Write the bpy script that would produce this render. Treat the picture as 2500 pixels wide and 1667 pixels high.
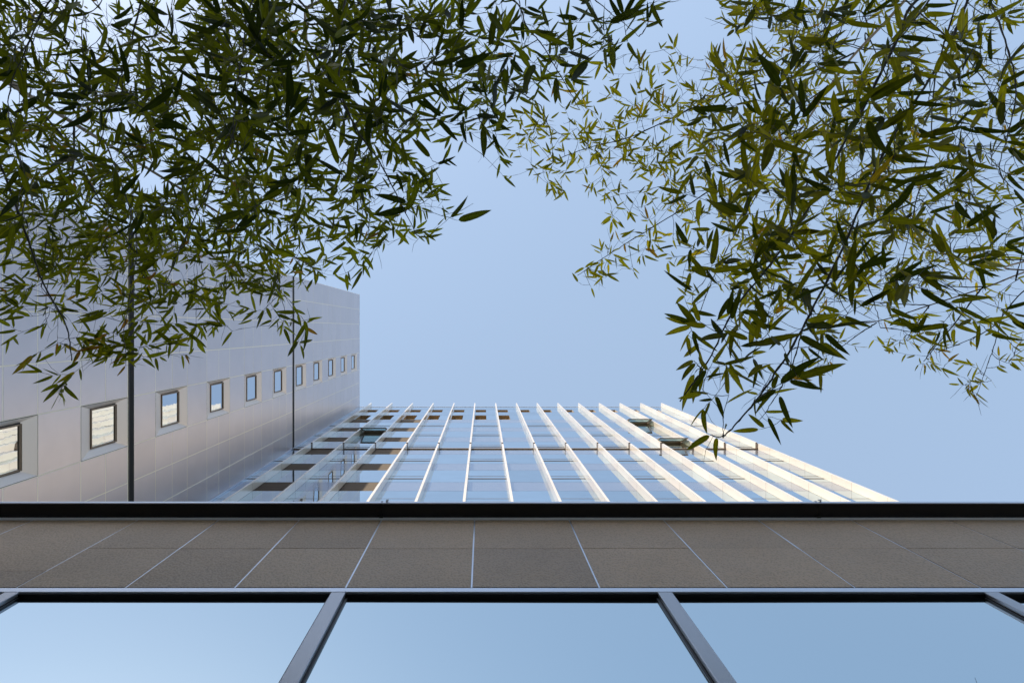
import bpy, math, random
from mathutils import Vector, Matrix, noise
random.seed(11)
R = math.radians
for o in list(bpy.data.objects): bpy.data.objects.remove(o)
S = bpy.context.scene
COL = S.collection

# ------------------------------------------------------------------ camera, sky, sun
# the photographer looks straight up with a shifted wide lens; heights below ("h") are above the lens
EYE = 1.6
F, CX, CY = 1667.0, 1179.5, 803.0           # focal length and zenith point, in pixels of a 2500 px wide frame
cd = bpy.data.cameras.new('camera'); cam = bpy.data.objects.new('camera', cd); COL.objects.link(cam)
cam.location = (0, 0, EYE); cam.rotation_euler = (math.pi, 0, 0)
cd.sensor_width = 36; cd.lens = 36*F/2500; cd.shift_x = (1250-CX)/2500; cd.shift_y = -(833.5-CY)/2500
cd.clip_start = 0.05; cd.clip_end = 2000
cd.dof.use_dof = True; cd.dof.focus_distance = 7.0; cd.dof.aperture_fstop = 11
S.camera = cam

SUN_EL = R(33); SUN_XY = (-0.502, -0.865)    # where the sun stands, seen from above
w = bpy.data.worlds.new('World'); S.world = w; w.use_nodes = True
nt = w.node_tree; nt.nodes.clear()
sky = nt.nodes.new('ShaderNodeTexSky'); sky.sky_type = 'NISHITA'; sky.sun_disc = False
sky.sun_elevation = SUN_EL; sky.sun_rotation = math.atan2(SUN_XY[0], SUN_XY[1])
sky.altitude = 0; sky.air_density = 1.0; sky.dust_density = 1.6; sky.ozone_density = 1.2
bg = nt.nodes.new('ShaderNodeBackground'); bg.inputs[1].default_value = 0.15
wo = nt.nodes.new('ShaderNodeOutputWorld')
veil = nt.nodes.new('ShaderNodeMix'); veil.data_type = 'RGBA'; veil.inputs[0].default_value = .6
veil.inputs[7].default_value = (1.72, 2.26, 2.95, 1)      # thin even veil of high cloud
nt.links.new(sky.outputs[0], veil.inputs[6]); nt.links.new(veil.outputs[2], bg.inputs[0]); nt.links.new(bg.outputs[0], wo.inputs[0])
sd = bpy.data.lights.new('sun', 'SUN'); sd.energy = 3.0; sd.angle = R(0.5); sd.color = (1.0, 0.82, 0.60)
so = bpy.data.objects.new('sun', sd); COL.objects.link(so)
dirv = Vector((-SUN_XY[0]*math.cos(SUN_EL), -SUN_XY[1]*math.cos(SUN_EL), -math.sin(SUN_EL)))
so.rotation_euler = dirv.to_track_quat('-Z', 'Y').to_euler(); so.location = (-20, -40, 60)
vs = S.view_settings; vs.view_transform = 'Standard'; vs.look = 'None'; vs.gamma = 1; vs.exposure = 1.0
S.cycles.max_bounces = 8; S.cycles.diffuse_bounces = 4; S.cycles.glossy_bounces = 5; S.cycles.transmission_bounces = 6
S.cycles.sample_clamp_indirect = 1.5; S.cycles.blur_glossy = 1.0

# ------------------------------------------------------------------ helpers
def tag(o, label=None, cat=None, group=None, kind=None):
    if label: o['label'] = label
    if cat: o['category'] = cat
    if group: o['group'] = group
    if kind: o['kind'] = kind
    return o
def empty(name, loc=(0, 0, 0)):
    o = bpy.data.objects.new(name, None); COL.objects.link(o); o.location = loc
    return o
class MB:
    """collects faces with a per-corner tone value; build() makes one mesh object (all coordinates are world, z = h + EYE)"""
    def __init__(s): s.v = []; s.f = []; s.t = []; s.m = []; s.smooth = []
    def quad(s, pts, tone=None, mi=0, smooth=False):
        if tone is None: tone = random.random()
        n = len(s.v); s.v += [tuple(p) for p in pts]; s.t += [tone]*len(pts)
        s.f.append(tuple(range(n, n+len(pts)))); s.m.append(mi); s.smooth.append(smooth)
    def box(s, x0, x1, y0, y1, z0, z1, tone=None, mi=0, bev=0.0):
        if tone is None: tone = random.random()
        n = len(s.v)
        for z in (z0, z1):
            for (x, y) in ((x0, y0), (x1, y0), (x1, y1), (x0, y1)): s.v.append((x, y, z)); s.t.append(tone)
        for q in ((0, 3, 2, 1), (4, 5, 6, 7), (0, 1, 5, 4), (1, 2, 6, 5), (2, 3, 7, 6), (3, 0, 4, 7)):
            s.f.append(tuple(n+i for i in q)); s.m.append(mi); s.smooth.append(False)
    def tube(s, pts, rads, sides=5, tone=None, mi=0, cap=True):
        if tone is None: tone = random.random()
        n0 = len(s.v); prev = None
        for i, p in enumerate(pts):
            p = Vector(p)
            a = Vector(pts[max(i-1, 0)]); b = Vector(pts[min(i+1, len(pts)-1)])
            d = (b-a)
            if d.length < 1e-7: d = Vector((0, 0, 1))
            d.normalize()
            if prev is None:
                u = d.orthogonal().normalized()
            else:
                u = prev - d*prev.dot(d)
                u = u.normalized() if u.length > 1e-6 else d.orthogonal().normalized()
            prev = u; v = d.cross(u)
            for k in range(sides):
                a2 = 2*math.pi*k/sides
                s.v.append(tuple(p + (u*math.cos(a2)+v*math.sin(a2))*rads[i])); s.t.append(tone)
        for i in range(len(pts)-1):
            for k in range(sides):
                k2 = (k+1) % sides
                s.f.append((n0+i*sides+k, n0+i*sides+k2, n0+(i+1)*sides+k2, n0+(i+1)*sides+k)); s.m.append(mi); s.smooth.append(True)
        if cap:
            s.f.append(tuple(n0+(len(pts)-1)*sides+k for k in range(sides))); s.m.append(mi); s.smooth.append(False)
            s.f.append(tuple(n0+k for k in reversed(range(sides)))); s.m.append(mi); s.smooth.append(False)
    def build(s, name, mats, parent=None, up=EYE, bevel=0.0):
        base = Vector((0, 0, 0))
        if parent is not None:
            q = parent
            while q is not None: base += Vector(q.location); q = q.parent
        me = bpy.data.meshes.new(name)
        me.from_pydata([(x-base.x, y-base.y, z+up-base.z) for (x, y, z) in s.v], [], s.f)
        me.polygons.foreach_set('material_index', s.m); me.polygons.foreach_set('use_smooth', s.smooth)
        at = me.attributes.new('tone', 'FLOAT', 'POINT'); at.data.foreach_set('value', s.t)
        for m in (mats if isinstance(mats, (list, tuple)) else [mats]): me.materials.append(m)
        me.update()
        o = bpy.data.objects.new(name, me); COL.objects.link(o)
        if parent is not None: o.parent = parent
        if bevel:
            b = o.modifiers.new('bevel', 'BEVEL'); b.width = bevel; b.segments = 2; b.limit_method = 'ANGLE'
        return o

def mat(name, col, rough=0.5, metal=0.0, tonevar=0.0, spec=0.5, bump=None, coat=0.0, stain=0.0, roughvar=0.0, stretch=(1, 1, 1)):
    """bump: list of (scale, strength, distance)"""
    m = bpy.data.materials.new(name); m.use_nodes = True
    t = m.node_tree; n = t.nodes; b = n['Principled BSDF']
    b.inputs['Roughness'].default_value = rough; b.inputs['Metallic'].default_value = metal
    b.inputs['Specular IOR Level'].default_value = spec; b.inputs['Coat Weight'].default_value = coat
    b.inputs['Base Color'].default_value = (*col, 1)
    tc = n.new('ShaderNodeTexCoord'); mp = n.new('ShaderNodeMapping'); mp.inputs['Scale'].default_value = stretch
    t.links.new(tc.outputs['Object'], mp.inputs[0])
    cur = None
    if tonevar or stain:
        base = n.new('ShaderNodeRGB'); base.outputs[0].default_value = (*col, 1); cur = base.outputs[0]
        if tonevar:
            a = n.new('ShaderNodeAttribute'); a.attribute_name = 'tone'
            mr = n.new('ShaderNodeMapRange'); mr.inputs[3].default_value = 1-tonevar; mr.inputs[4].default_value = 1+tonevar
            t.links.new(a.outputs['Fac'], mr.inputs[0])
            h = n.new('ShaderNodeVectorMath'); h.operation = 'SCALE'
            t.links.new(cur, h.inputs[0]); t.links.new(mr.outputs[0], h.inputs['Scale']); cur = h.outputs[0]
        if stain:
            no = n.new('ShaderNodeTexNoise'); no.inputs['Scale'].default_value = 1.7; no.inputs['Detail'].default_value = 6
            t.links.new(mp.outputs[0], no.inputs[0])
            mr = n.new('ShaderNodeMapRange'); mr.inputs[1].default_value = .3; mr.inputs[2].default_value = .7
            mr.inputs[3].default_value = 1-stain; mr.inputs[4].default_value = 1+stain*.6
            t.links.new(no.outputs[0], mr.inputs[0])
            h = n.new('ShaderNodeVectorMath'); h.operation = 'SCALE'
            t.links.new(cur, h.inputs[0]); t.links.new(mr.outputs[0], h.inputs['Scale']); cur = h.outputs[0]
        t.links.new(cur, b.inputs['Base Color'])
    if roughvar:
        no = n.new('ShaderNodeTexNoise'); no.inputs['Scale'].default_value = 3; no.inputs['Detail'].default_value = 5
        t.links.new(mp.outputs[0], no.inputs[0])
        mr = n.new('ShaderNodeMapRange'); mr.inputs[3].default_value = rough-roughvar; mr.inputs[4].default_value = rough+roughvar
        t.links.new(no.outputs[0], mr.inputs[0]); t.links.new(mr.outputs[0], b.inputs['Roughness'])
    prev = None
    for (sc, st, di) in (bump or []):
        no = n.new('ShaderNodeTexNoise'); no.inputs['Scale'].default_value = sc; no.inputs['Detail'].default_value = 3
        t.links.new(mp.outputs[0], no.inputs[0])
        bu = n.new('ShaderNodeBump'); bu.inputs['Strength'].default_value = st; bu.inputs['Distance'].default_value = di
        t.links.new(no.outputs[0], bu.inputs['Height'])
        if prev: t.links.new(prev, bu.inputs['Normal'])
        prev = bu.outputs[0]
    if prev: t.links.new(prev, b.inputs['Normal'])
    return m

M = dict(
    panel = mat('satin_panel', (.63, .575, .585), .31, .60, .035, bump=[(.35, .06, .05)], stain=.03, roughvar=.008),
    panel_reveal = mat('satin_reveal', (.80, .70, .62), .36, .35, .02),
    joint = mat('pale_joint', (.95, .88, .70), .6),
    channel = mat('black_channel', (.006, .006, .006), .9),
    alu = mat('aluminium', (.42, .43, .46), .32, .75, .03, bump=[(30, .04, .002)]),
    alu_dark = mat('dark_aluminium', (.13, .13, .14), .35, .6, .03),
    bronze = mat('bronze_frame', (.20, .145, .095), .4, .2, .1),
    fin = mat('white_fin', (.86, .79, .69), .22, .10, .05, spec=.7, coat=.5, stain=.02, bump=[(.8, .08, .02)]),
    finend = mat('fin_end', (.11, .075, .05), .5, .2),
    glass = mat('mirror_glass', (.55, .67, .74), .02, 1.0, .09, stain=.05, bump=[(.55, .10, .012), (2.2, .05, .003)]),
    glass_win = mat('small_window_glass', (.62, .68, .74), .015, 1.0, .02, bump=[(1.1, .25, .010)]),
    spandrel = mat('spandrel_glass', (.38, .45, .56), .10, .9, .03, bump=[(.6, .08, .01)]),
    glass_pod = mat('podium_glass', (.56, .67, .71), .012, 1.0, .02, bump=[(.5, .04, .006)]),
    louvre = mat('brown_louvre', (.105, .080, .060), .55, .1, .08),
    vent = mat('ochre_reveal', (.27, .19, .10), .6, 0, .05),
    flash = mat('flashing_sky_sheen', (.9, .9, .92), .5), black = mat('black_metal', (.012, .012, .013), .35, .3, stain=.2),  # flashing: sky reflected in the metal is put into its pale colour
    silver = mat('silver_edge', (.66, .70, .78), .3, .7, stain=.1),
    room = mat('pale_interior', (.30, .34, .32), .7), dark = mat('interior', (.03, .035, .033), .8),
    roof = mat('roofing', (.25, .25, .25), .9, stain=.2),
    concrete = mat('concrete', (.40, .38, .35), .8, stain=.15),
    paving = mat('paving', (.30, .29, .27), .85, stain=.15, bump=[(8, .3, .01)]),
    soil = mat('soil', (.06, .045, .03), .95, stain=.4, bump=[(20, .8, .03)]),
    tubeglass = mat('sash_glass', (.34, .42, .40), .03, .8),
)
# textured tile: pebbled surface, slightly satin
def tile_mat():
    m = mat('pebbled_tile', (.40, .285, .185), .5, 0, .13, spec=.55, stain=.10, roughvar=.08)
    t = m.node_tree; n = t.nodes; b = n['Principled BSDF']
    tc = n.new('ShaderNodeTexCoord'); vo = n.new('ShaderNodeTexVoronoi'); vo.inputs['Scale'].default_value = 130
    mp = n.new('ShaderNodeMapping'); mp.inputs['Scale'].default_value = (.7, 1, .45)
    t.links.new(tc.outputs['Object'], mp.inputs[0]); t.links.new(mp.outputs[0], vo.inputs[0])
    no = n.new('ShaderNodeTexNoise'); no.inputs['Scale'].default_value = 110; no.inputs['Detail'].default_value = 4; no.inputs['Roughness'].default_value = .7
    t.links.new(mp.outputs[0], no.inputs[0])
    ad = n.new('ShaderNodeMath'); ad.operation = 'ADD'; t.links.new(vo.outputs['Distance'], ad.inputs[0]); t.links.new(no.outputs[0], ad.inputs[1])
    src = b.inputs['Base Color'].links[0].from_socket
    sp = n.new('ShaderNodeMapRange'); sp.inputs[1].default_value = .35; sp.inputs[2].default_value = 1.05; sp.inputs[3].default_value = .75; sp.inputs[4].default_value = 1.3
    t.links.new(ad.outputs[0], sp.inputs[0]); sv = n.new('ShaderNodeVectorMath'); sv.operation = 'SCALE'
    t.links.new(src, sv.inputs[0]); t.links.new(sp.outputs[0], sv.inputs['Scale']); t.links.new(sv.outputs[0], b.inputs['Base Color'])
    bu = n.new('ShaderNodeBump'); bu.inputs['Strength'].default_value = .75; bu.inputs['Distance'].default_value = .004
    t.links.new(ad.outputs[0], bu.inputs['Height']); t.links.new(bu.outputs[0], b.inputs['Normal'])
    return m
M['tile'] = tile_mat()
def strip_spandrel():
    # fritted spandrel: fine vertical lines on the glass
    m = mat('fritted_spandrel', (.38, .42, .56), .14, .85, .03)
    t = m.node_tree; n = t.nodes; b = n['Principled BSDF']
    tc = n.new('ShaderNodeTexCoord'); wv = n.new('ShaderNodeTexWave'); wv.bands_direction = 'X'; wv.inputs['Scale'].default_value = 5.3
    t.links.new(tc.outputs['Object'], wv.inputs[0])
    cr = n.new('ShaderNodeMix'); cr.data_type = 'RGBA'; cr.inputs[6].default_value = (.36, .42, .52, 1); cr.inputs[7].default_value = (.50, .55, .63, 1)
    t.links.new(wv.outputs['Fac'], cr.inputs[0]); t.links.new(cr.outputs[2], b.inputs['Base Color'])
    return m
M['frit'] = strip_spandrel()

def clear_glass():
    m = bpy.data.materials.new('sash_clear_glass'); m.use_nodes = True
    t = m.node_tree; n = t.nodes; n.clear(); out = n.new('ShaderNodeOutputMaterial')
    tr = n.new('ShaderNodeBsdfTransparent'); tr.inputs[0].default_value = (.50, .66, .64, 1)
    gl = n.new('ShaderNodeBsdfGlossy'); gl.inputs['Roughness'].default_value = .03; gl.inputs[0].default_value = (.8, .9, .9, 1)
    mx = n.new('ShaderNodeMixShader'); mx.inputs[0].default_value = .25
    t.links.new(tr.outputs[0], mx.inputs[1]); t.links.new(gl.outputs[0], mx.inputs[2]); t.links.new(mx.outputs[0], out.inputs[0])
    return m
M['sash'] = clear_glass()
def leaf_mat(name, dark, lite, old, trans=.6):
    m = bpy.data.materials.new(name); m.use_nodes = True
    t = m.node_tree; n = t.nodes; n.clear()
    out = n.new('ShaderNodeOutputMaterial')
    a = n.new('ShaderNodeAttribute'); a.attribute_name = 'tone'
    cr = n.new('ShaderNodeValToRGB'); e = cr.color_ramp.elements
    e[0].position = 0; e[0].color = (*dark, 1); e[1].position = .86; e[1].color = (*lite, 1)
    x = e.new(.95); x.color = (lite[0]*1.35, lite[1]*1.1, lite[2], 1); x = e.new(.985); x.color = (*old, 1)
    t.links.new(a.outputs['Fac'], cr.inputs[0])
    lx = n.new('ShaderNodeAttribute'); lx.attribute_name = 'rib'
    mr = n.new('ShaderNodeMapRange'); mr.inputs[1].default_value = .80; mr.inputs[2].default_value = 1.0; mr.inputs[3].default_value = 1; mr.inputs[4].default_value = 1.45
    t.links.new(lx.outputs['Fac'], mr.inputs[0])
    tc = n.new('ShaderNodeTexCoord'); no = n.new('ShaderNodeTexNoise'); no.inputs['Scale'].default_value = 35; no.inputs['Detail'].default_value = 3
    t.links.new(tc.outputs['Object'], no.inputs[0])
    m2 = n.new('ShaderNodeMapRange'); m2.inputs[1].default_value = .3; m2.inputs[2].default_value = .7; m2.inputs[3].default_value = .8; m2.inputs[4].default_value = 1.2
    t.links.new(no.outputs[0], m2.inputs[0])
    mu = n.new('ShaderNodeMath'); mu.operation = 'MULTIPLY'; t.links.new(mr.outputs[0], mu.inputs[0]); t.links.new(m2.outputs[0], mu.inputs[1])
    sc = n.new('ShaderNodeVectorMath'); sc.operation = 'SCALE'; t.links.new(cr.outputs[0], sc.inputs[0]); t.links.new(mu.outputs[0], sc.inputs['Scale'])
    tr = n.new('ShaderNodeBsdfTranslucent'); t.links.new(sc.outputs[0], tr.inputs[0])
    pb = n.new('ShaderNodeBsdfPrincipled'); pb.inputs['Roughness'].default_value = .42; pb.inputs['Specular IOR Level'].default_value = .22
    s2 = n.new('ShaderNodeVectorMath'); s2.operation = 'SCALE'; s2.inputs['Scale'].default_value = .55; t.links.new(sc.outputs[0], s2.inputs[0])
    t.links.new(s2.outputs[0], pb.inputs['Base Color'])
    mx = n.new('ShaderNodeMixShader'); mx.inputs[0].default_value = trans
    t.links.new(pb.outputs[0], mx.inputs[1]); t.links.new(tr.outputs[0], mx.inputs[2]); t.links.new(mx.outputs[0], out.inputs[0])
    return m
M['leaf_l'] = leaf_mat('leaf_deep_green', (.026, .040, .003), (.27, .29, .008), (.30, .15, .015))
M['leaf_r'] = leaf_mat('leaf_yellow_green', (.050, .065, .002), (.54, .47, .010), (.45, .24, .015))  # yellower plants; glow of sun through the leaves put into the gold
M['culm'] = mat('bamboo_culm', (.42, .34, .27), .45, 0, .1, stain=.25)
M['twig'] = mat('bamboo_twig', (.055, .05, .03), .6, 0, .3)

# ------------------------------------------------------------------ ground
g = MB(); g.quad([(-400, -400, -EYE), (400, -400, -EYE), (400, 400, -EYE), (-400, 400, -EYE)])
tag(g.build('ground', M['paving']), kind='structure')
g = MB(); g.quad([(-8.9, -6, -EYE+.004), (9, -6, -EYE+.004), (9, -.8, -EYE+.004), (-8.9, -.8, -EYE+.004)])
tag(g.build('planting_bed', M['soil']), kind='structure')

# ------------------------------------------------------------------ dimensions (m, heights above the lens)
XW = -8.96           # face of the metal-clad wing
YG = 5.65            # glass face of the tower
YT = 5.36            # front of its fins
H = 49.45            # roofs
ST = 3.47            # storey
JZ = (17.38, 32.25)  # black expansion joints

# ================================================================== tower with fins
tw = empty('office_tower', (2.0, YG+8, 0)); tag(tw, 'tall glass office tower with projecting pale vertical fins, behind the dark tiled wall', 'building')
FX = [-8.10+1.5009*k for k in range(15)]
XE = FX[-1]+.05
edges = [XW]+FX
# body of the tower behind the curtain wall
b = MB(); b.box(XW, XE, YG+.5, YG+16, -EYE, H-.35, .5); b.build('core', M['dark'], tw)
b = MB(); b.box(XW-.0, XE+.02, YG-.02, YG+16, H-.05, H, .5); b.build('parapet_cap', M['silver'], tw, bevel=.01)
b = MB(); b.box(XE+.002, XE+.05, YG+.03, YG+16, -EYE, H-.055, .5); b.build('side_wall', M['alu'], tw)
b = MB(); b.box(XW+.003, XE-.05, YG+.02, YG+.1, -EYE, 20.2, .5); b.build('lower_wall', M['glass'], tw)
# dark backing just behind the panes closes every joint
SP = [25.2+ST*i for i in range(-1, 6)]        # tops of the spandrel bands (height 1.35)
wins = []
def pane(mb, x0, x1, z0, z1, g=.008, y=YG, tone=None):
    # one pane, a hair out of plane with its neighbours
    e = [random.uniform(-.0012, .0012) for _ in range(4)]
    t = random.random() if tone is None else tone
    mb.quad([(x0+g, y+e[0], z0+g), (x1-g, y+e[1], z0+g), (x1-g, y+e[2], z1-g), (x0+g, y+e[3], z1-g)], t)
back = MB()
stuffwin = MB(); cnt = 0
for fi, zt in enumerate(SP):
    zlo, zhi = zt, zt+ST-1.35                 # vision band above this spandrel
    if fi == len(SP)-1: zhi = 46.35
    for k in range(-1, 14):
        x0 = XW if k < 0 else FX[k]; x1 = FX[k+1]
        x0 += .0 if k < 0 else .03; x1 -= .03
        # spandrel
        if k in (0, 2):
            lv = MB(); zb = zt-1.35
            n = 11
            for i in range(n):
                z = zb+1.35*i/n
                lv.quad([(x0, YG+.06, z+.015), (x1, YG+.06, z+.015), (x1, YG+.005, z+1.35/n-.02), (x0, YG+.005, z+1.35/n-.02)], random.random())
                lv.quad([(x0, YG+.06, z+.015), (x0, YG+.005, z-.02), (x1, YG+.005, z-.02), (x1, YG+.06, z+.015)], .1)
            lv.build('louvre_panel', M['louvre'], tw)
        else:
            s = MB(); pane(s, x0, x1, zt-1.35, zt)
            s.build('spandrel', M['frit'] if k > 2 else M['spandrel'], tw)
        openw = (k, fi) in ((1, 4), (11, 5), (11, 3))
        if fi == len(SP)-1:
            continue
        if openw: zlo2 = None
        wm = MB()
        if k % 2 == 1:
            zs = zlo+.57
            if openw:
                pane(wm, x0, x1, zlo, zs)
                pane(wm, x0, x1, zs+1.35, zhi) if zs+1.35 < zhi-.1 else None
                # dark room behind the opening
                back.quad([(x0, YG+.16, zs), (x1, YG+.16, zs), (x1, YG+.16, zs+1.35), (x0, YG+.16, zs+1.35)], .5)
                back.quad([(x0, YG+.01, zs+1.352), (x1, YG+.01, zs+1.352), (x1, YG+.16, zs+1.352), (x0, YG+.16, zs+1.352)], .5)
                for xx in (x0, x1): back.quad([(xx, YG+.01, zs), (xx, YG+.16, zs), (xx, YG+.16, zs+1.35), (xx, YG+.01, zs+1.35)], .5)
            else:
                pane(wm, x0, x1, zlo, zs); pane(wm, x0, x1, zs+.05, zhi)
        else:
            pane(wm, x0, x1, zlo, zhi)
        cnt += 1
        if fi >= 5 and not openw and k != 1:
            stuffwin.v += wm.v and []         # top rows are gathered below
            base = len(stuffwin.v); stuffwin.v += wm.v; stuffwin.t += wm.t
            stuffwin.f += [tuple(i+base for i in f) for f in wm.f]; stuffwin.m += wm.m; stuffwin.smooth += wm.smooth
            par = None
        else:
            par = wm.build('window', M['glass'], tw)
        if k % 2 == 1:
            fr = MB(); zs = zlo+.57
            fr.box(x0+.01, x1-.01, YG-.014, YG+.01, zs+.005, zs+.045, .3)
            f2 = MB(); f2.box(x0+.01, x1-.01, YG-.005, YG+.01, zs+.45, zs+.465, .8)
            f2.build('transom', M['bronze'], par or tw)
            if openw:
                fr.box(x0+.01, x1-.01, YG-.03, YG+.2, zs+1.30, zs+1.35, .3)
                fr.box(x0+.01, x0+.05, YG-.03, YG+.2, zs+.05, zs+1.30, .3); fr.box(x1-.05, x1-.01, YG-.03, YG+.2, zs+.05, zs+1.30, .3)
            fo = fr.build('window_frame', M['bronze'], par or tw)
        if openw:
            # top-hung sash pushed outwards
            zs = zlo+.6; ztp = zs+1.22; d = .34
            sa = empty('open_sash', (0, 0, 0)); sa.parent = tw; sa.location = (0-tw.location.x, YG-tw.location.y, 0)
            def P(x, s, off):    # s: 0 hinge .. 1 bottom
                L = 1.22; c = math.sqrt(L*L-d*d)/L
                y = YG-.04-d*s - off*c; z = ztp-L*c*s - off*(d/L)
                return (x, y, z)
            fm = MB(); a0, a1 = x0+.03, x1-.03
            def bar(xa, xb, sa_, sb):
                lo = [P(xa, sa_, 0), P(xb, sa_, 0), P(xb, sb, 0), P(xa, sb, 0)]; hi = [P(xa, sa_, .05), P(xb, sa_, .05), P(xb, sb, .05), P(xa, sb, .05)]
                fm.quad(lo); fm.quad(hi)
                for i in range(4): j = (i+1) % 4; fm.quad([lo[i], lo[j], hi[j], hi[i]])
            bar(a0, a1, 0, .06); bar(a0, a1, .94, 1); bar(a0, a0+.07, .06, .94); bar(a1-.07, a1, .06, .94)
            f1 = fm.build('sash_frame', M['bronze'], None); f1.parent = sa
            f1.matrix_parent_inverse = Matrix.Identity(4)
            for v in f1.data.vertices: v.co -= Vector((0, YG, 0))
            pm = MB(); pm.quad([P(a0+.07, .06, .02), P(a1-.07, .06, .02), P(a1-.07, .94, .02), P(a0+.07, .94, .02)])
            p1 = pm.build('pane', M['sash'], None); p1.parent = sa
            for v in p1.data.vertices: v.co -= Vector((0, YG, 0))
            st_ = MB()
            for xx in (a0+.02, a1-.02): st_.tube([(xx, YG+.02, zs+.55), P(xx, .7, 0)], [.012, .012], 5)
            s1 = st_.build('stay_arm', M['alu'], None); s1.parent = sa
            for v in s1.data.vertices: v.co -= Vector((0, YG, 0))
tag(stuffwin.build('window', M['glass'], tw), kind='stuff')
back.build('inner_pane', M['room'], tw)
# top zone: fascia glass with vent openings beside each fin
Z0t = SP[-1]
for k in range(-1, 14):
    x0 = (XW if k < 0 else FX[k]+.03); x1 = FX[k+1]-.03
    mb = MB()
    r1 = (46.40, 47.70); r2 = (42.60, 44.70)
    ox0, ox1 = x0+.05, x0+.76
    zb = Z0t
    holes = []
    if k >= 0 and k <= 6: holes.append(r2)
    if k >= 0: holes.append(r1)
    zc = zb; marks = [44.95, 46.0, 48.2]
    segs = []
    for (a, c) in holes:
        if a > zc: segs.append((zc, a, False))
        segs.append((a, c, True)); zc = c
    segs.append((zc, H-.06, False))
    for (a, c, hole) in segs:
        if not hole:
            cuts = [a]+[m_ for m_ in marks if a+.2 < m_ < c-.2]+[c]
            for q in range(len(cuts)-1): pane(mb, x0, x1, cuts[q], cuts[q+1])
        else:
            pane(mb, x0, ox0, a, c, .003); pane(mb, ox1, x1, a, c, .008)
            v = MB(); D = .24
            v.quad([(ox0, YG, a), (ox1, YG, a), (ox1, YG+D, a), (ox0, YG+D, a)], .5, 1)
            v.quad([(ox0, YG, c), (ox1, YG, c), (ox1, YG+D, c), (ox0, YG+D, c)], .5, 0)
            v.quad([(ox0, YG, a), (ox0, YG+D, a), (ox0, YG+D, c), (ox0, YG, c)], .5, 0)
            v.quad([(ox1, YG, a), (ox1, YG+D, a), (ox1, YG+D, c), (ox1, YG, c)], .5, 1)
            v.quad([(ox0, YG+D, a), (ox1, YG+D, a), (ox1, YG+D, c), (ox0, YG+D, c)], .5, 0)
            v.build('vent_opening', [M['vent'], M['fin']], tw)
    mb.build('fascia_glass', M['glass'], tw)
b = MB()
for zt in SP:
    b.box(XW+.01, XE-.06, YG+.03, YG+.045, zt-.02, zt+.02); b.box(XW+.01, XE-.06, YG+.03, YG+.045, zt-1.37, zt-1.33)
for k in range(15): b.box(FX[k]-.06, FX[k]+.04, YG+.03, YG+.06, 20.2, H-.1)
b.build('joint_gasket', M['black'], tw)
b = MB(); b.box(XW+.06, XE-.02, YG-.045, YG-.003, 32.05, 32.17, .5); b.build('joint_channel', M['bronze'], tw)
b = MB(); b.box(XW+.005, XW+.05, YG-.06, YG-.004, 16, H-.06, .5); b.build('corner_trim', M['silver'], tw)
# fins: panels with storey joints, split at the expansion joint
for k, x in enumerate(FX):
    f = MB(); T = .042
    zz = 16.0
    lo_joints = [SP[0]-ST*2+ST*i for i in range(-1, 12)]
    cuts = sorted([16.0]+[z for z in lo_joints if 16.3 < z < 31.6]+[31.95])
    up = sorted([32.27]+[z for z in lo_joints if 32.6 < z < 48.8]+[H-.0])
    def seg(a, c, tn):
        # slight taper towards the nose
        y0, y1 = YT, YG-.004
        f.quad([(x-T, y0, a), (x+T, y0, a), (x+T, y0, c), (x-T, y0, c)], tn)
        f.quad([(x-T, y0, a), (x-T, y0, c), (x-T, y1, c), (x-T, y1, a)], tn)
        f.quad([(x+T, y0, a), (x+T, y1, a), (x+T, y1, c), (x+T, y0, c)], tn)
        f.quad([(x-T, y0, c), (x+T, y0, c), (x+T, y1, c), (x-T, y1, c)], tn)
        f.quad([(x-T, y1, a), (x-T, y1, c), (x+T, y1, c), (x+T, y1, a)], tn)
        f.quad([(x-T, y0, a), (x-T, y1, a), (x+T, y1, a), (x+T, y0, a)], tn, 1)
    for lst in (cuts, up):
        for a, c in zip(lst[:-1], lst[1:]):
            last = c == lst[-1]
            m_ = a+(c-a)*.61
            seg(a, m_-.005, random.random()); seg(m_+.005, c-(0 if last else .008), random.random())
    f.box(x-.03, x+.03, YT+.03, YG-.03, 31.9, 32.3, .3, 1)
    f.build('fin', [M['fin'], M['finend']], tw)

# ================================================================== metal-clad wing at left
mw = empty('metal_clad_building', (XW-10, 1.6, 0)); tag(mw, 'tall building clad in satin grey metal panels with a column of small square recessed windows', 'building')
YJ = [-2.49, -1.40, -.342, .695, 1.72, 2.957, 3.88, 4.83, 5.65]
W0 = 11.74
b = MB(); b.box(XW-20, XW-.35, -2.44, 22, -EYE, H-.3, .5); b.build('core', M['dark'], mw)
b = MB(); b.box(XW-20, XW-.03, -2.485, -2.45, -EYE, H-.06, .5); b.build('side_wall', M['panel'], mw)
b = MB(); b.box(XW-20, XW+.012, -2.51, YG-.03, H-.05, H, .5); b.build('roof_edge', M['silver'], mw, bevel=.01)
b = MB(); b.box(XW-20, XW-.06, -2.44, 22, H-.3, H-.1, .5); b.build('roof', M['roof'], mw)
zl = set()
wz = [W0+ST*j for j in range(-3, 11)]
for z in wz: zl |= {round(z, 3), round(z+1.0, 3), round(z+2.0, 3)}
zl = sorted(zl)
GAP = .011
pn = MB()
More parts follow.
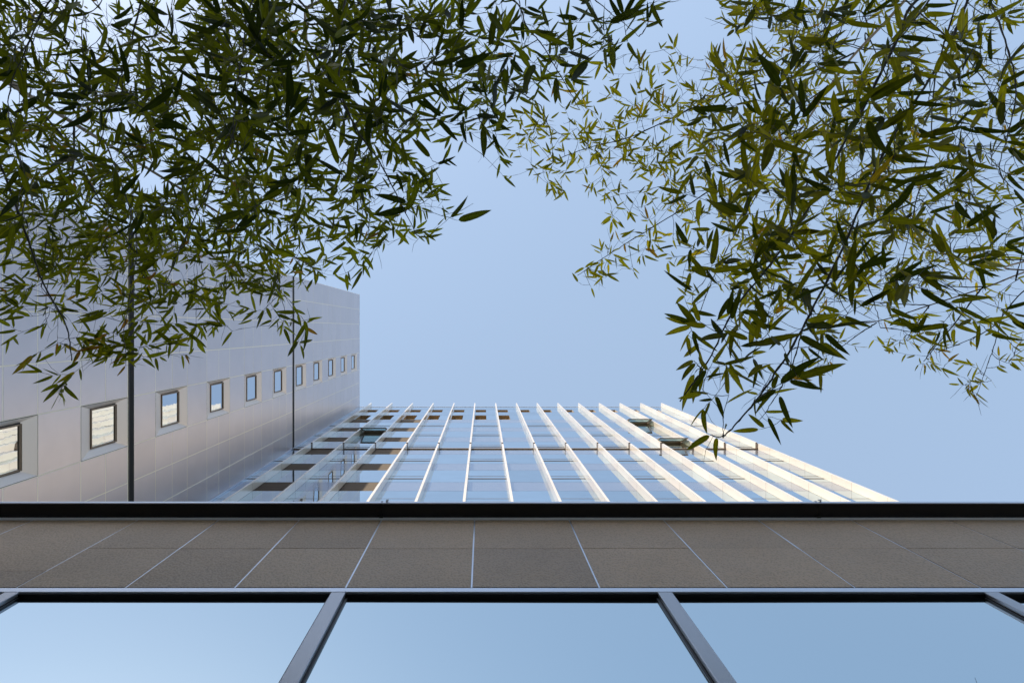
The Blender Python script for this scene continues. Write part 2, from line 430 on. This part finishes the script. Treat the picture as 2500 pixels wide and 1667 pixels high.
def panel_box(y0, y1, z0, z1):
    def inner(a, c):
        if c-a < .05: return
        e = random.uniform(-.0015, .0015)
        pn.box(XW-.03, XW+e, y0+GAP, y1-GAP, a+GAP, c-GAP)
    # interrupt at the black joints
    segs = [(z0, z1)]
    for j in JZ:
        ns = []
        for a, c in segs:
            lo, hi = j-.14, j+.14
            if hi <= a or lo >= c: ns.append((a, c)); continue
            if lo > a: ns.append((a, lo))
            if hi < c: ns.append((hi, c))
        segs = ns
    for a, c in segs: inner(a, c)
rows = [z for z in zl if z > 0.5]+[H-.05]
rows = [-EYE]+rows
for ci in range(len(YJ)-1):
    y0, y1 = YJ[ci], YJ[ci+1]
    r = list(rows)
    if ci == 4:
        for a, c in zip(r[:-1], r[1:]):
            if any(z-.01 <= a and c <= z+2.01 for z in wz): continue
            panel_box(y0, y1, a, c)
    else:
        if ci < 4: r = [z for z in r if not any(abs(z-(q+1.0)) < .01 for q in wz[::2])] if ci < 3 else r
        for a, c in zip(r[:-1], r[1:]): panel_box(y0, y1, a, c)
pn.build('wall_panel', M['panel'], mw, bevel=.003)
b = MB()   # pale backing in the open joints, left out where the windows are
for ci in range(len(YJ)-1):
    if ci == 4: continue
    b.quad([(XW-.002, YJ[ci]-.0, -EYE), (XW-.002, YJ[ci+1], -EYE), (XW-.002, YJ[ci+1], H-.06), (XW-.002, YJ[ci], H-.06)])
b2 = MB()
y0, y1 = YJ[4], YJ[5]; zp = -EYE
for z in wz:
    if z > zp: b.quad([(XW-.002, y0, zp), (XW-.002, y1, zp), (XW-.002, y1, z), (XW-.002, y0, z)])
    zp = z+2.0
b.quad([(XW-.002, y0, zp), (XW-.002, y1, zp), (XW-.002, y1, H-.06), (XW-.002, y0, H-.06)])
b.build('joint_backing', M['joint'], mw)
for j in JZ:
    c = MB()
    c.box(XW-.05, XW+.006, -2.49, YG-.05, j-.135, j+.135, .5)
    co = c.build('expansion_joint', M['channel'], mw)
    c = MB(); c.box(XW+.007, XW+.014, -2.49, YG-.05, j-.135, j-.12, .5)
    c.build('metal_strip', M['alu_dark'], co)
for z in wz:
    wv = empty('recessed_window', (XW, 2.34, z)); wv.parent = mw
    wv.location = Vector((XW, 2.34, z))-Vector(mw.location)
    o = [(y0+GAP, z+GAP), (y1-GAP, z+GAP), (y1-GAP, z+2-GAP), (y0+GAP, z+2-GAP)]
    D = .125
    i_ = [(1.85, z+.57), (2.78, z+.57), (2.80, z+1.66), (1.83, z+1.66)]
    f = MB()
    for q in range(4):
        q2 = (q+1) % 4
        f.quad([(XW, *o[q]), (XW, *o[q2]), (XW-D, *i_[q2]), (XW-D, *i_[q])], [.4, .7, .5, .3][q])
    f.build('reveal', M['panel_reveal'], wv)
    f = MB(); ya, yb, za, zb = 1.855, 2.775, z+.575, z+1.65; xg = XW-D
    f.box(xg, xg+.035, ya, yb, zb-.06, zb); f.box(xg, xg+.03, ya, yb, za, za+.035)
    f.box(xg, xg+.03, ya, ya+.035, za+.035, zb-.06); f.box(xg, xg+.03, yb-.035, yb, za+.035, zb-.06)
    f.box(xg, xg+.045, ya, yb, zb-.02, zb+.003)
    f.build('frame', M['bronze'], wv, bevel=.004)
    f = MB(); f.quad([(xg+.012, ya, za), (xg+.012, yb, za), (xg+.012, yb, zb), (xg+.012, ya, zb)], .5)
    f.build('pane', M['glass_win'], wv)
    f = MB(); f.box(xg-.02, xg-.005, 1.8, 2.9, z+.5, z+1.75); f.build('backing', M['dark'], wv)

# ================================================================== low podium in front
pd = empty('podium_building', (0, 3.5, 0)); tag(pd, 'low building with dark pebbled wall tiles above large mirrored windows', 'building')
YN = 1.2; ZH = 3.14; ZT = 4.293
X0p, X1p = XW+.02, 9.5
b = MB(); b.box(X0p, X1p, YN+.12, YG-.1, -EYE, 4.235, .5); b.build('core', M['dark'], pd)
b = MB(); b.box(X0p, X1p, YN+.02, YG-.06, 4.24, 4.315, .5); b.build('roof', M['roof'], pd)
tx = [-8.93, -8.832, -8.232, -7.632, -7.032, -6.432, -5.832, -5.232, -4.632, -4.032, -3.432, -2.832, -2.1704, -1.6648, -1.1552, -0.64, -0.0536, 0.5416, 1.1352, 1.7304, 2.316, 2.9256, 3.521, 4.116, 4.711, 5.306, 5.901, 6.496, 7.091, 7.686, 8.281, 8.876, 9.5]
t = MB(); jl = MB()
for i in range(len(tx)-1):
    a, c = tx[i]+.0045, tx[i+1]-.0045
    mids = (3.396,) if tx[i] < -2.2 else (3.739,)
    zs = [3.175]+list(mids)+[ZT]
    for z0, z1 in zip(zs[:-1], zs[1:]):
        e = random.uniform(-.001, .001)
        t.box(a, c, YN+e, YN+.02, z0+.0025, z1-.0025)
t.build('wall_tile', M['tile'], pd, bevel=.0015)
for i in range(1, len(tx)-1):
    jl = MB(); jl.box(tx[i]-.0040, tx[i]+.0040, YN+.002, YN+.015, 3.178, ZT-.002, .5); jl.build('tile_joint', M['silver'], pd)

b = MB(); b.box(X0p, X1p, YN+.021, YN+.10, 3.144, ZT+.03, .5); b.build('tile_backing', M['black'], pd)
b = MB(); b.box(X0p, X1p, YN-.004, YN+.02, ZT+.002, 4.339, .5); b.build('flashing', M['flash'], pd, bevel=.002)
# coping in lengths
cj = [X0p, -6.19, -3.42, -.646, 2.128, 4.90, 7.67, X1p]
for a, c in zip(cj[:-1], cj[1:]):
    m_ = MB(); m_.box(a+.0004, c-.0004, 1.110, YN+.30, 4.3405, 4.3700, .5)
    co = m_.build('coping', M['black'], pd, bevel=.002)
    m_ = MB(); m_.box(a+.0004, c-.0004, 1.1035, 1.1095, 4.336, 4.374, .5); m_.box(a+.0004, c-.0004, 1.1098, 1.14, 4.3705, 4.374, .5)
    m_.build('coping_edge', M['silver'], co, bevel=.002)
for c in cj[1:-1]:
    m_ = MB(); m_.box(c-.006, c+.006, 1.1005, 1.103, 4.364, 4.378, .5)
    m_.tube([(c+.028, 1.101, 4.364), (c+.036, 1.096, 4.376), (c+.024, 1.098, 4.388)], [.005, .0065, .003], 6)
    m_.build('joint_clip', M['alu'], pd)
    m_ = MB(); m_.box(c-.012, c+.012, YN-.012, YN-.0045, 4.324, 4.3385, .5); m_.build('fixing', M['black'], pd)
# windows
mx_ = [-8.056, -6.576, -5.096, -3.616, -2.136, -.656, .824, 2.304, 3.784, 5.264, 6.744, 8.224]
mwid = .033; ZS = -.9
b = MB(); b.box(X0p, X1p, YN-.010, YN+.012, ZH-.044, ZH+.004, .5); b.build('head_frame', M['silver'], pd, bevel=.003)
b = MB(); b.box(X0p, X1p, YN+.000, YN+.02, ZH+.0045, ZH+.03, .3); b.build('head_gasket', M['black'], pd)
b = MB(); b.box(X0p, X1p, YN-.002, YN+.03, ZH-.0535, ZH-.0445, .3); b.build('head_reveal', M['black'], pd)
b = MB(); b.box(X0p, X1p, YN-.01, YN+.1, -EYE, ZS, .5); b.build('plinth', M['concrete'], pd)
for x in mx_:
    m_ = MB(); m_.box(x-mwid, x+mwid, YN-.0093, YN+.0095, ZS, ZH-.0445, .5)
    mo = m_.build('mullion', M['alu'], pd, bevel=.003)
    m_ = MB(); m_.box(x-mwid+.004, x+mwid-.004, YN+.0098, YN+.0155, ZS, ZH-.054, .5)
    m_.box(x-mwid-.012, x+mwid+.012, YN+.0098, YN+.015, ZS, ZH-.054, .5)
    m_.build('gasket', M['black'], mo)
for a, c in zip(mx_[:-1], mx_[1:]):
    m_ = MB(); e = [random.uniform(-.0015, .0015) for _ in range(4)]
    m_.quad([(a+.02, YN+.0165+e[0], ZS), (c-.02, YN+.0165+e[1], ZS), (c-.02, YN+.0165+e[2], ZH-.06), (a+.02, YN+.0165+e[3], ZH-.06)], random.random())
    m_.build('window', M['glass_pod'], pd)

# ================================================================== building across the court, out of view, that keeps the court in shade
ob = empty('unseen_shade_block', (-16, -34, 0)); tag(ob, 'unseen pale block that keeps the court in shade, with rows of plain windows', 'building')
b = MB(); b.box(-50, 22, -44, -28, -EYE, 30, .5); b.build('wall', M['concrete'], ob)
b = MB()
for fz in range(8):
    for i in range(22):
        x = -48+i*3.2
        b.box(x, x+1.8, -28.0+.002, -27.96, 1+fz*3.6, 2.9+fz*3.6)
b.build('window', M['glass'], ob)

# ================================================================== bamboo
def at(u, v, z):
    """point at height z above the lens that the photo shows at pixel u, v"""
    return Vector(((u-CX)/F*z, (v-CY)/F*z, z))
CW, CH = 125.0, 104.2
DENS = [
 [.62,.50,.45,.55,.85,.92,.88,.88,.72,.50,.34,.44,.34,.00,.50,.68,.60,.58,.45,.50],
 [.75,.55,.68,.68,.88,.90,.88,.85,.78,.60,.45,.40,.10,.14,.62,.62,.64,.60,.50,.52],
 [.70,.72,.78,.80,.88,.90,.75,.80,.62,.45,.32,.18,.30,.42,.66,.74,.70,.60,.48,.50],
 [.68,.72,.74,.80,.88,.88,.55,.60,.15,.16,.22,.36,.38,.50,.66,.75,.75,.66,.50,.45],
 [.72,.68,.76,.82,.84,.75,.52,.58,.38,.01,.06,.10,.16,.50,.70,.76,.72,.70,.56,.36],
 [.62,.68,.74,.78,.75,.66,.50,.46,.18,.00,.00,.08,.18,.28,.74,.76,.76,.74,.60,.40],
 [.50,.58,.60,.60,.56,.50,.18,.08,.00,.00,.00,.14,.03,.36,.74,.70,.66,.60,.46,.36],
 [.24,.28,.40,.30,.33,.20,.02,.00,.00,.00,.00,.00,.00,.26,.62,.58,.46,.34,.34,.32],
 [.06,.28,.40,.14,.00,.02,.00,.00,.00,.00,.00,.00,.00,.24,.32,.32,.08,.08,.16,.14],
 [.00,.10,.00,.00,.00,.00,.00,.00,.00,.00,.00,.00,.00,.14,.12,.18,.00,.00,.03,.04],
 [.00,.00,.00,.00,.00,.00,.00,.00,.00,.00,.00,.00,.00,.03,.08,.00,.00,.00,.00,.00],
]
# lower outline of the foliage, per column edge (px): nothing grows below it
OUT = [(-50,800),(30,850),(100,930),(140,965),(200,900),(250,870),(310,900),(350,870),(450,880),(500,840),(540,830),(600,790),(670,800),(725,855),(770,790),(790,700),
       (850,670),(900,655),(950,570),(1050,590),(1110,575),(1125,520),(1060,440),(1090,400),(1180,400),(1240,440),(1290,420),(1320,460),(1360,495),(1400,460),(1480,500),(1500,560),
       (1400,680),(1430,710),(1560,660),(1650,640),(1665,700),(1655,800),(1700,860),(1640,920),(1630,1010),(1700,1040),(1760,1095),(1800,1060),(1860,1050),(1930,1035),(1990,960),
       (2010,900),(2100,850),(2200,880),(2300,905),(2400,985),(2450,900),(2550,880)]
def dens(u, v):
    x = u/CW-.5; y = v/CH-.5
    i = math.floor(x); j = math.floor(y); fx = x-i; fy = y-j
    def D(j, i): return DENS[min(max(j, 0), 10)][min(max(i, 0), 19)] if j < 11 else 0
    return (D(j, i)*(1-fx)+D(j, i+1)*fx)*(1-fy)+(D(j+1, i)*(1-fx)+D(j+1, i+1)*fx)*fy

class Plant:
    def __init__(s, name_label, leafmat, culms, branches, zr, base):
        s.label = name_label; s.lm = leafmat; s.nodes = []; s.zr = zr
        s.culm = MB(); s.br = MB(); s.lv = MB(); s.rib = []; s.base = base
        s.culm_pts = []
        for c in culms: s.add_culm(c)
        for b_ in branches: s.add_branch(b_)
    def add_culm(s, c):
        # c = (points [(u,v,z)...], r0, r1); the foot runs down to the bed
        pts = [Vector((s.base[0], s.base[1], -EYE))]+[at(*p) for p in c[0]]
        P = smooth(pts, 60); n = len(P); r0, r1 = c[1], c[2]
        L = [0]
        for i in range(1, n): L.append(L[-1]+(P[i]-P[i-1]).length)
        pp = []; rr = []; nxt = .25; step = .28
        for i in range(n):
            t_ = L[i]/L[-1]; r = r0+(r1-r0)*t_
            pp.append(P[i]); rr.append(r)
            while i+1 < n and L[i+1] > nxt:
                f = (nxt-L[i])/(L[i+1]-L[i])
                if 0 < f < 1:
                    q = P[i].lerp(P[i+1], f); d = (P[i+1]-P[i]).normalized()
                    for k, m_ in ((-.006, 1.0), (-.002, 1.22), (.003, 1.25), (.007, .93), (.012, .97)):
                        pp.append(q+d*k); rr.append(r*m_)
                nxt += step*random.uniform(.8, 1.15)
        s.culm.tube(pp, rr, 14)
        for i in range(n):
            if P[i].z > 1.5: s.nodes.append((P[i], 0)); s.culm_pts.append(P[i])
    def add_branch(s, b_):
        pts = [at(*p) for p in b_[0]]
        if s.culm_pts and b_[1] > .0035:
            q = min(s.culm_pts, key=lambda c: (c-pts[0]).length+ (0.0 if c.z <= pts[0].z+.3 else .6))
            if (q-pts[0]).length > .03: pts = [q]+pts
        P = smooth(pts, max(10, 8*len(pts)), .004); n = len(P)
        rr = [b_[1]*(1-.72*i/(n-1)) for i in range(n)]
        for i in range(3, n, 4): rr[i] *= 1.3
        s.br.tube(P, rr, 6)
        for p in P: s.nodes.append((p, 1))
def smooth(pts, n, wob=0.0):
    # Catmull-Rom through the points
    out = []; m_ = len(pts)
    if m_ == 2: pts = [pts[0], pts[0].lerp(pts[1], .5), pts[1]]; m_ = 3
    for i in range(n):
        t_ = i/(n-1)*(m_-1); k = min(int(t_), m_-2); f = t_-k
        p0 = pts[max(k-1, 0)]; p1 = pts[k]; p2 = pts[k+1]; p3 = pts[min(k+2, m_-1)]
        p = .5*((2*p1)+(p2-p0)*f+(2*p0-5*p1+4*p2-p3)*f*f+(3*p1-p0-3*p2+p3)*f*f*f)
        if wob and 0 < i < n-1: p = p+Vector([random.uniform(-wob, wob)*.5 for _ in range(3)])
        out.append(p)
    return out

PL = {}
PL['A'] = Plant('bamboo at the far left whose thick tan culm leans in from the left edge', 'leaf_l',
    [([(-160, 95, 3.3), (0, 190, 4.2), (210, 320, 4.9), (415, 445, 5.5), (600, 560, 5.4), (760, 650, 5.1)], .034, .005)],
    [([(60,240,4.4),(150,330,4.3),(250,500,4.2),(330,620,4.2)], .008), ([(180,300,4.8),(175,430,4.6),(120,560,4.4),(100,700,4.2)], .008),
     ([(300,375,5.1),(330,420,5.0),(325,470,4.8),(310,640,4.6)], .007), ([(415,445,5.5),(470,560,5.2),(500,690,5.0)], .006),
     ([(600,560,5.4),(660,640,5.0),(690,740,4.5)], .004), ([(-40,290,3.6),(20,450,3.5),(70,590,3.5),(105,690,3.4),(160,790,3.3),(175,880,3.2)], .008),
     ([(500,500,5.45),(600,480,5.4),(720,520,5.3)], .004), ([(260,355,5),(330,560,4.3),(320,700,4.0),(300,820,3.8)], .006)],
    (3.9, 6.2), (-4.0, -2.3))
PL['B'] = Plant('bamboo at the upper left with an upright grey culm running up from the top edge', 'leaf_l',
    [([(725, -260, 3.4), (745, 40, 4.3), (755, 180, 4.8), (790, 330, 5.3), (880, 440, 5.6)], .024, .005)],
    [([(690,-30,4.2),(640,0,4.1),(581,287,3.9),(532,413,3.8),(448,589,3.8),(400,700,3.7)], .007),
     ([(750,100,4.5),(872,317,4.0),(930,402,3.9),(1017,574,3.8)], .006), ([(750,60,4.4),(960,60,4.2),(1082,96,4.0),(1159,153,3.9),(1320,258,3.8)], .007),
     ([(760,230,5.0),(700,400,4.9),(640,560,4.8),(560,650,4.7)], .005), ([(900,460,5.6),(900,560,5.3),(870,640,5.0)], .003),
     ([(1000,70,4.1),(1100,200,4.0),(1197,295,3.9),(1216,375,3.85)], .004), ([(1320,258,3.8),(1345,330,3.75),(1350,400,3.7)], .0028)],
    (3.5, 5.4), (-1.5, -3.6))
PL['F'] = Plant('bamboo overhead at the top left with the largest near leaves and arching dark stems', 'leaf_l',
    [([(620, -700, 2.1), (760, -330, 2.6), (860, -120, 2.8)], .014, .006)],
    [([(860,-120,2.8),(835,60,2.5),(830,210,2.4),(872,317,2.4),(930,402,2.4),(990,520,2.4)], .005),
     ([(860,-120,2.8),(350,-40,2.4),(345,0,2.4),(310,140,2.4),(275,240,2.4),(235,380,2.4)], .005),
     ([(860,-120,2.8),(1100,-30,2.7),(1251,0,2.6),(1285,65,2.6),(1327,115,2.6),(1385,214,2.6),(1415,268,2.6)], .004),
     ([(860,-120,2.8),(640,-30,2.4),(590,150,2.3),(570,300,2.3)], .004), ([(1150,-20,2.7),(1400,-20,2.7),(1500,40,2.7),(1560,90,2.7)], .003),
     ([(350,-40,2.4),(150,-20,2.2),(60,130,2.2),(20,260,2.2),(60,420,2.3)], .004)],
    (1.9, 3.0), (-1.6, -3.9))
PL['C'] = Plant('bamboo at the upper right with a slanting grey culm among small yellow-green leaves', 'leaf_r',
    [([(2330, -170, 4.0), (2210, 0, 4.6), (2085, 135, 5.1), (2030, 205, 5.3), (1960, 310, 5.7), (1880, 420, 6.1), (1800, 540, 6.3)], .026, .005)],
    [([(2085,130,5.1),(1970,180,5.0),(1780,225,4.9),(1550,330,4.8),(1440,360,4.8),(1345,395,4.7)], .007),
     ([(2120,60,4.9),(2080,30,4.9),(1900,150,4.8),(1730,230,4.7),(1640,300,4.7)], .006), ([(1960,310,5.7),(1800,420,5.5),(1650,520,5.2),(1520,600,5.0),(1410,672,4.9)], .006),
     ([(1880,420,6.1),(1800,560,5.7),(1740,680,5.0),(1700,790,4.3)], .006), ([(2030,205,5.3),(1850,330,5.3),(1700,430,5.3),(1540,470,5.3)], .005),
     ([(1800,540,6.3),(1860,660,5.2),(1900,780,4.4)], .004), ([(2210,0,4.6),(2350,130,4.6),(2440,260,4.6),(2480,380,4.6)], .005), ([(2120,90,5),(2200,260,5),(2300,400,5),(2380,520,5)], .005),
     ([(2100,120,5),(1900,60,5),(1760,20,5)], .004)],
    (4.4, 6.4), (3.6, -3.0))
PL['D'] = Plant('bamboo at the right edge with a thin tan culm slanting in below the denser leaves', 'leaf_r',
    [([(2700, 600, 3.61), (2500, 665, 4.13), (2410, 700, 4.30), (2270, 745, 4.47), (2160, 780, 4.56), (2070, 795, 4.60)], .0165, .003)],
    [([(2405, 700, 4.30),(2390, 712, 4.30),(2330, 790, 4.21),(2255, 882, 4.13)], .006), ([(2640, 640, 3.87),(2500, 710, 4.04),(2420, 800, 4.13),(2290, 860, 4.13)], .006),
     ([(2270, 745, 4.47),(2245, 780, 4.39),(2215, 825, 4.30)], .005), ([(2600, 640, 3.78),(2500, 635, 4.04),(2400, 632, 4.13),(2280, 615, 4.30),(2160, 570, 4.47)], .005),
     ([(2410, 700, 4.30),(2330, 700, 4.34),(2260, 690, 4.39),(2150, 660, 4.47)], .004), ([(2140, 788, 4.56),(2090, 820, 4.47),(2050, 850, 4.39),(2012, 872, 4.30)], .004),
     ([(2270, 745, 4.47),(2200, 742, 4.47),(2080, 735, 4.47),(1990, 740, 4.47)], .004), ([(2450, 760, 4.13),(2425, 850, 4.04),(2400, 920, 3.96),(2380, 975, 3.96)], .003),
     ([(2480, 680, 4.13),(2500, 560, 4.21),(2450, 440, 4.30)], .004)],
    (3.8, 4.8), (4.7, -.85))
PL['E'] = Plant('bamboo overhead at the right with large near leaves on long dark drooping stems', 'leaf_r',
    [([(2700, -520, 2.3), (2520, -250, 3.0), (2390, -60, 3.3)], .016, .008)],
    [([(2370,-20,3.3),(2340,60,3.2),(2290,160,3.1),(2160,370,2.9),(2060,600,2.7),(1960,800,2.5),(1880,930,2.4),(1810,1020,2.35),(1765,1068,2.3)], .0075),
     ([(2390,-60,3.3),(2240,0,3.2),(2190,100,3.1),(2110,260,3.0),(2050,370,2.9),(1990,480,2.8),(1900,620,2.75),(1790,760,2.7),(1730,880,2.6),(1660,980,2.6)], .0075),
     ([(2290,160,3.1),(2270,350,2.9),(2230,520,2.8),(2200,650,2.7)], .004), ([(2390,-60,3.3),(2440,60,2.9),(2480,220,2.7),(2440,400,2.6)], .005),
     ([(2160,370,2.9),(2080,430,2.8),(1960,480,2.8)], .003), ([(1960,800,2.5),(1930,900,2.45),(1880,990,2.4),(1850,1030,2.4)], .0025),
     ([(2060,600,2.7),(2120,700,2.6),(2150,800,2.5)], .003), ([(2190,100,3.1),(2050,110,3.0),(1950,170,3.0)], .004)],
    (2.1, 3.3), (4.0, -3.9))

LEN = {'A': .098, 'B': .100, 'F': .094, 'C': .092, 'D': .064, 'E': .100}
CROWN_LIGHT = {'A': .14, 'B': .02, 'F': -.20, 'C': .14, 'D': .20, 'E': -.18}  # near crowns darker, far ones lighter: overhead shade put into the leaf colour
def add_leaf(pl, root, d, L, wid, tone):
    """lanceolate leaf: rounded base, long pointed tip, folded along the midrib and bent"""
    mb = pl.lv
    d = d.normalized()
    up = Vector((random.gauss(0, .50), random.gauss(0, .50), 1)).normalized()
    side = d.cross(up)
    if side.length < .05: side = d.orthogonal()
    side.normalize(); nrm = side.cross(d).normalized()
    droop = random.uniform(.02, .42); bend = random.uniform(-.12, .12); fold = random.uniform(.05, .38); tw_ = random.uniform(-.5, .5)
    T = (0, .05, .16, .34, .54, .72, .86, .95, 1.0)
    W = (.12, .62, .93, 1.0, .93, .72, .42, .16, .01)
    n0 = len(mb.v)
    pet = L*.05
    rt = root+d*pet
    for t_, w_ in zip(T, W):
        c = rt+d*(L*t_)+side*(bend*L*t_*t_)+Vector((0, 0, -1))*(droop*L*t_*t_)
        a = tw_*t_
        sd_ = side*math.cos(a)+nrm*math.sin(a); nn = nrm*math.cos(a)-side*math.sin(a)
        hw = wid*.5*w_
        mb.v += [tuple(c-sd_*hw+nn*(fold*hw)), tuple(c), tuple(c+sd_*hw+nn*(fold*hw))]
        mb.t += [tone]*3; pl.rib += [0, 1, 0]
    for i in range(len(T)-1):
        for k in (0, 1):
            a = n0+i*3+k
            mb.f.append((a, a+1, a+4, a+3)); mb.m.append(0); mb.smooth.append(True)
    pl.br.tube([root, rt], [.0007, .0006], 3, cap=False)

cov = [[0.0]*20 for _ in range(11)]
want = [[-math.log(max(1e-4, 1-min(d, .95)*(.88 if i < 10 else (.80 if j > 5 else .90)))) for i, d in enumerate(r)] for j, r in enumerate(DENS)]
def inside(u, v):
    # below the outline? interpolate the outline (it doubles back at the notch, so test by polygon)
    poly = OUT+[(2550, -200), (-50, -200)]
    c = False; j = len(poly)-1
    for i in range(len(poly)):
        xi, yi = poly[i]; xj, yj = poly[j]
        if (yi > v) != (yj > v) and u < (xj-xi)*(v-yi)/(yj-yi)+xi: c = not c
        j = i
    return c
def choose(u, v):
    left = u < 1240+max(0, 300-v)*1.5
    if left:
        wts = {'A': (1.3 if u < 800 else .0), 'B': (1.0 if 350 < u else .15) + (.5 if u > 800 else 0), 'F': .22*(1.7 if v < 300 else (.6 if v < 560 else .0))}
        if v > 620: wts['A'] += .6; wts['B'] *= .5
        if u > 1150: wts['F'] += .7
    else:
        wts = {'C': 1.0 if u < 2150 else .55, 'D': (.0 if (u < 2000 or v < 380) else .9), 'E': 0 if u < 1640+max(0,500-v)*.3 else (.35 if v < 650 else .6)}
        if v > 780 and u < 2010: wts = {'E': 1}
        if v > 820 and u >= 2010: wts = {'D': 1}
        if u < 1900 and v > 480 and v < 780: wts['E'] = wts['E']*.6
    r = random.random()*sum(wts.values())
    for k, x in wts.items():
        r -= x
        if r <= 0 and x > 0: return k
    return [k for k in wts if wts[k] > 0][0]
CULMPX = [[(0,190),(210,320),(415,445)], [(745,-10),(750,170)], [(2210,0),(2085,135),(2030,205),(1960,310),(1880,420)], [(2500,665),(2410,700),(2270,745),(2160,780),(2070,795)]]
def near_culm(u, v):
    best = 1e9
    for l in CULMPX:
        for (a, b), (c, d) in zip(l[:-1], l[1:]):
            t_ = max(0, min(1, ((u-a)*(c-a)+(v-b)*(d-b))/((c-a)**2+(d-b)**2)))
            best = min(best, math.hypot(u-a-(c-a)*t_, v-b-(d-b)*t_))
    return best
targets = []
order = [(j, i) for j in range(11) for i in range(20)]
tw_id = 0
for j, i in order:
    guard = 0
    while cov[j][i] < want[j][i] and guard < 900:
        guard += 1
        u = (i+random.random())*CW; v = (j+random.random())*CH
        if not inside(u, v): continue
        dd = dens(u, v)
        if random.random() > dd/max(DENS[j][i], .05)*.9+.1: continue
        # gaps: let noise open holes and close clumps
        g_ = noise.noise(Vector((u/70, v/70, 3.1)))
        if random.random() > .62+g_*(1.15 if DENS[j][i] > .4 else .6): continue
        if near_culm(u, v) < (34 if u < 2050 or v < 500 else 46) and random.random() < .86: continue
        k = choose(u, v); z0, z1 = PL[k].zr
        z = random.uniform(z0, z1)
        tt = (v-CY)/F
        z = min(z, 2.28/(tt+.52)) if tt > -.45 else z
        T = at(u, v, z)
        nl = random.choice((1, 2, 2, 2, 3, 3)); L = LEN[k]*random.uniform(.72, 1.25)
        targets.append((k, T, nl, L))
        area = nl*(L*F/z)*(L*.178*F/z)*.68*.60
        cov[j][i] += area/(CW*CH)
# attach every twig to its plant, nearest first
bykey = {}
for t_ in targets: bykey.setdefault(t_[0], []).append(t_)
nleaf = 0
for k, lst in bykey.items():
    pl = PL[k]
    def nd(T):
        return min((p-T).length_squared for p, lvl in pl.nodes)
    lst.sort(key=lambda q: nd(q[1]))
    for (_, T, nl, L0) in lst:
        # nearest node, preferring ones further back along the plant
        best = None; bd = 1e9
        for p, lvl in pl.nodes:
            d = (p-T).length*(1.0+.04*lvl)
            if d < bd and d > .05: bd = d; best = (p, lvl)
        p, lvl = best
        d = T-p; n_ = d.length
        side = d.cross(Vector((0, 0, 1)));
        if side.length > 1e-6: side.normalize()
        # in the crowns hang slightly: bow the twig upward in the middle
        bow = random.uniform(-.10, .10); rise = random.uniform(.0, .10)
        m1 = p.lerp(T, .35)+side*(bow*n_)+Vector((0, 0, rise*n_)); m2 = p.lerp(T, .72)+side*(bow*.8*n_)+Vector((0, 0, rise*.8*n_))
        pts = smooth([p, m1, m2, T], 9, .004)
        r0 = .0022 if lvl < 2 else .0014
        if n_ > .35: r0 *= 1.5
        rr = [r0*(1-.5*q/8) for q in range(9)]
        rr[3] *= 1.5; rr[6] *= 1.5
        pl.br.tube(pts, rr, 4, cap=False)
        for q in (2, 4, 6, 8): pl.nodes.append((pts[q], min(lvl+1, 3)))
        end = (pts[8]-pts[6]).normalized()
        hz = Vector((end.x, end.y, end.z*.3-.15)).normalized()
        if random.random() < .45: hz = (hz+Vector((random.gauss(0,.45), .75, 0))).normalized()
        s_ = random.choice((-1, 1))
        for q in range(nl):
            L = L0*random.uniform(.75, 1.15)*(1 if q else 1.08)
            ang = 0 if q == 0 else s_*random.uniform(.3, 1.25); s_ = -s_
            ang += random.gauss(0, .28)
            dv = Matrix.Rotation(ang, 3, 'Z') @ hz
            dv = (dv+Vector((0, 0, random.gauss(-.12, .26)))).normalized()
            root = pts[8]
            if q:
                back = q*random.uniform(.018, .034); i_ = 8
                while i_ > 1 and back > (pts[i_]-pts[i_-1]).length: back -= (pts[i_]-pts[i_-1]).length; i_ -= 1
                root = pts[i_].lerp(pts[i_-1], min(1, back/max((pts[i_]-pts[i_-1]).length, 1e-5)))
            tone = min(1, max(0, random.betavariate(1.25, 1.4)*.88 + CROWN_LIGHT[k] + (random.random() < .012)*.5))
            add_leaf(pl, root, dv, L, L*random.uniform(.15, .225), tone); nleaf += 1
        # a few bare side twiglets
        if random.random() < .55:
            q = random.choice((3, 5, 6)); dv = Matrix.Rotation(random.choice((-1, 1))*random.uniform(.5, 1.1), 3, 'Z') @ hz
            e0 = pts[q]; e1 = e0+dv*random.uniform(.03, .08); e2 = e1+(dv+Vector((random.gauss(0, .4), random.gauss(0, .4), -.1)))*random.uniform(.02, .05)
            pl.br.tube([e0, e1, e2], [.0009, .0011, .0005], 3, cap=False)
print('targets', len(targets), 'leaves', nleaf)
for k, pl in PL.items():
    e = empty('bamboo', (pl.base[0], pl.base[1], 0)); tag(e, pl.label, 'bamboo', 'bamboo overhanging the court')
    pl.culm.build('culm', M['culm'], e); pl.br.build('branches', M['twig'], e)
    lo = pl.lv.build('foliage', M[pl.lm], e)
    a_ = lo.data.attributes.new('rib', 'FLOAT', 'POINT'); a_.data.foreach_set('value', pl.rib)
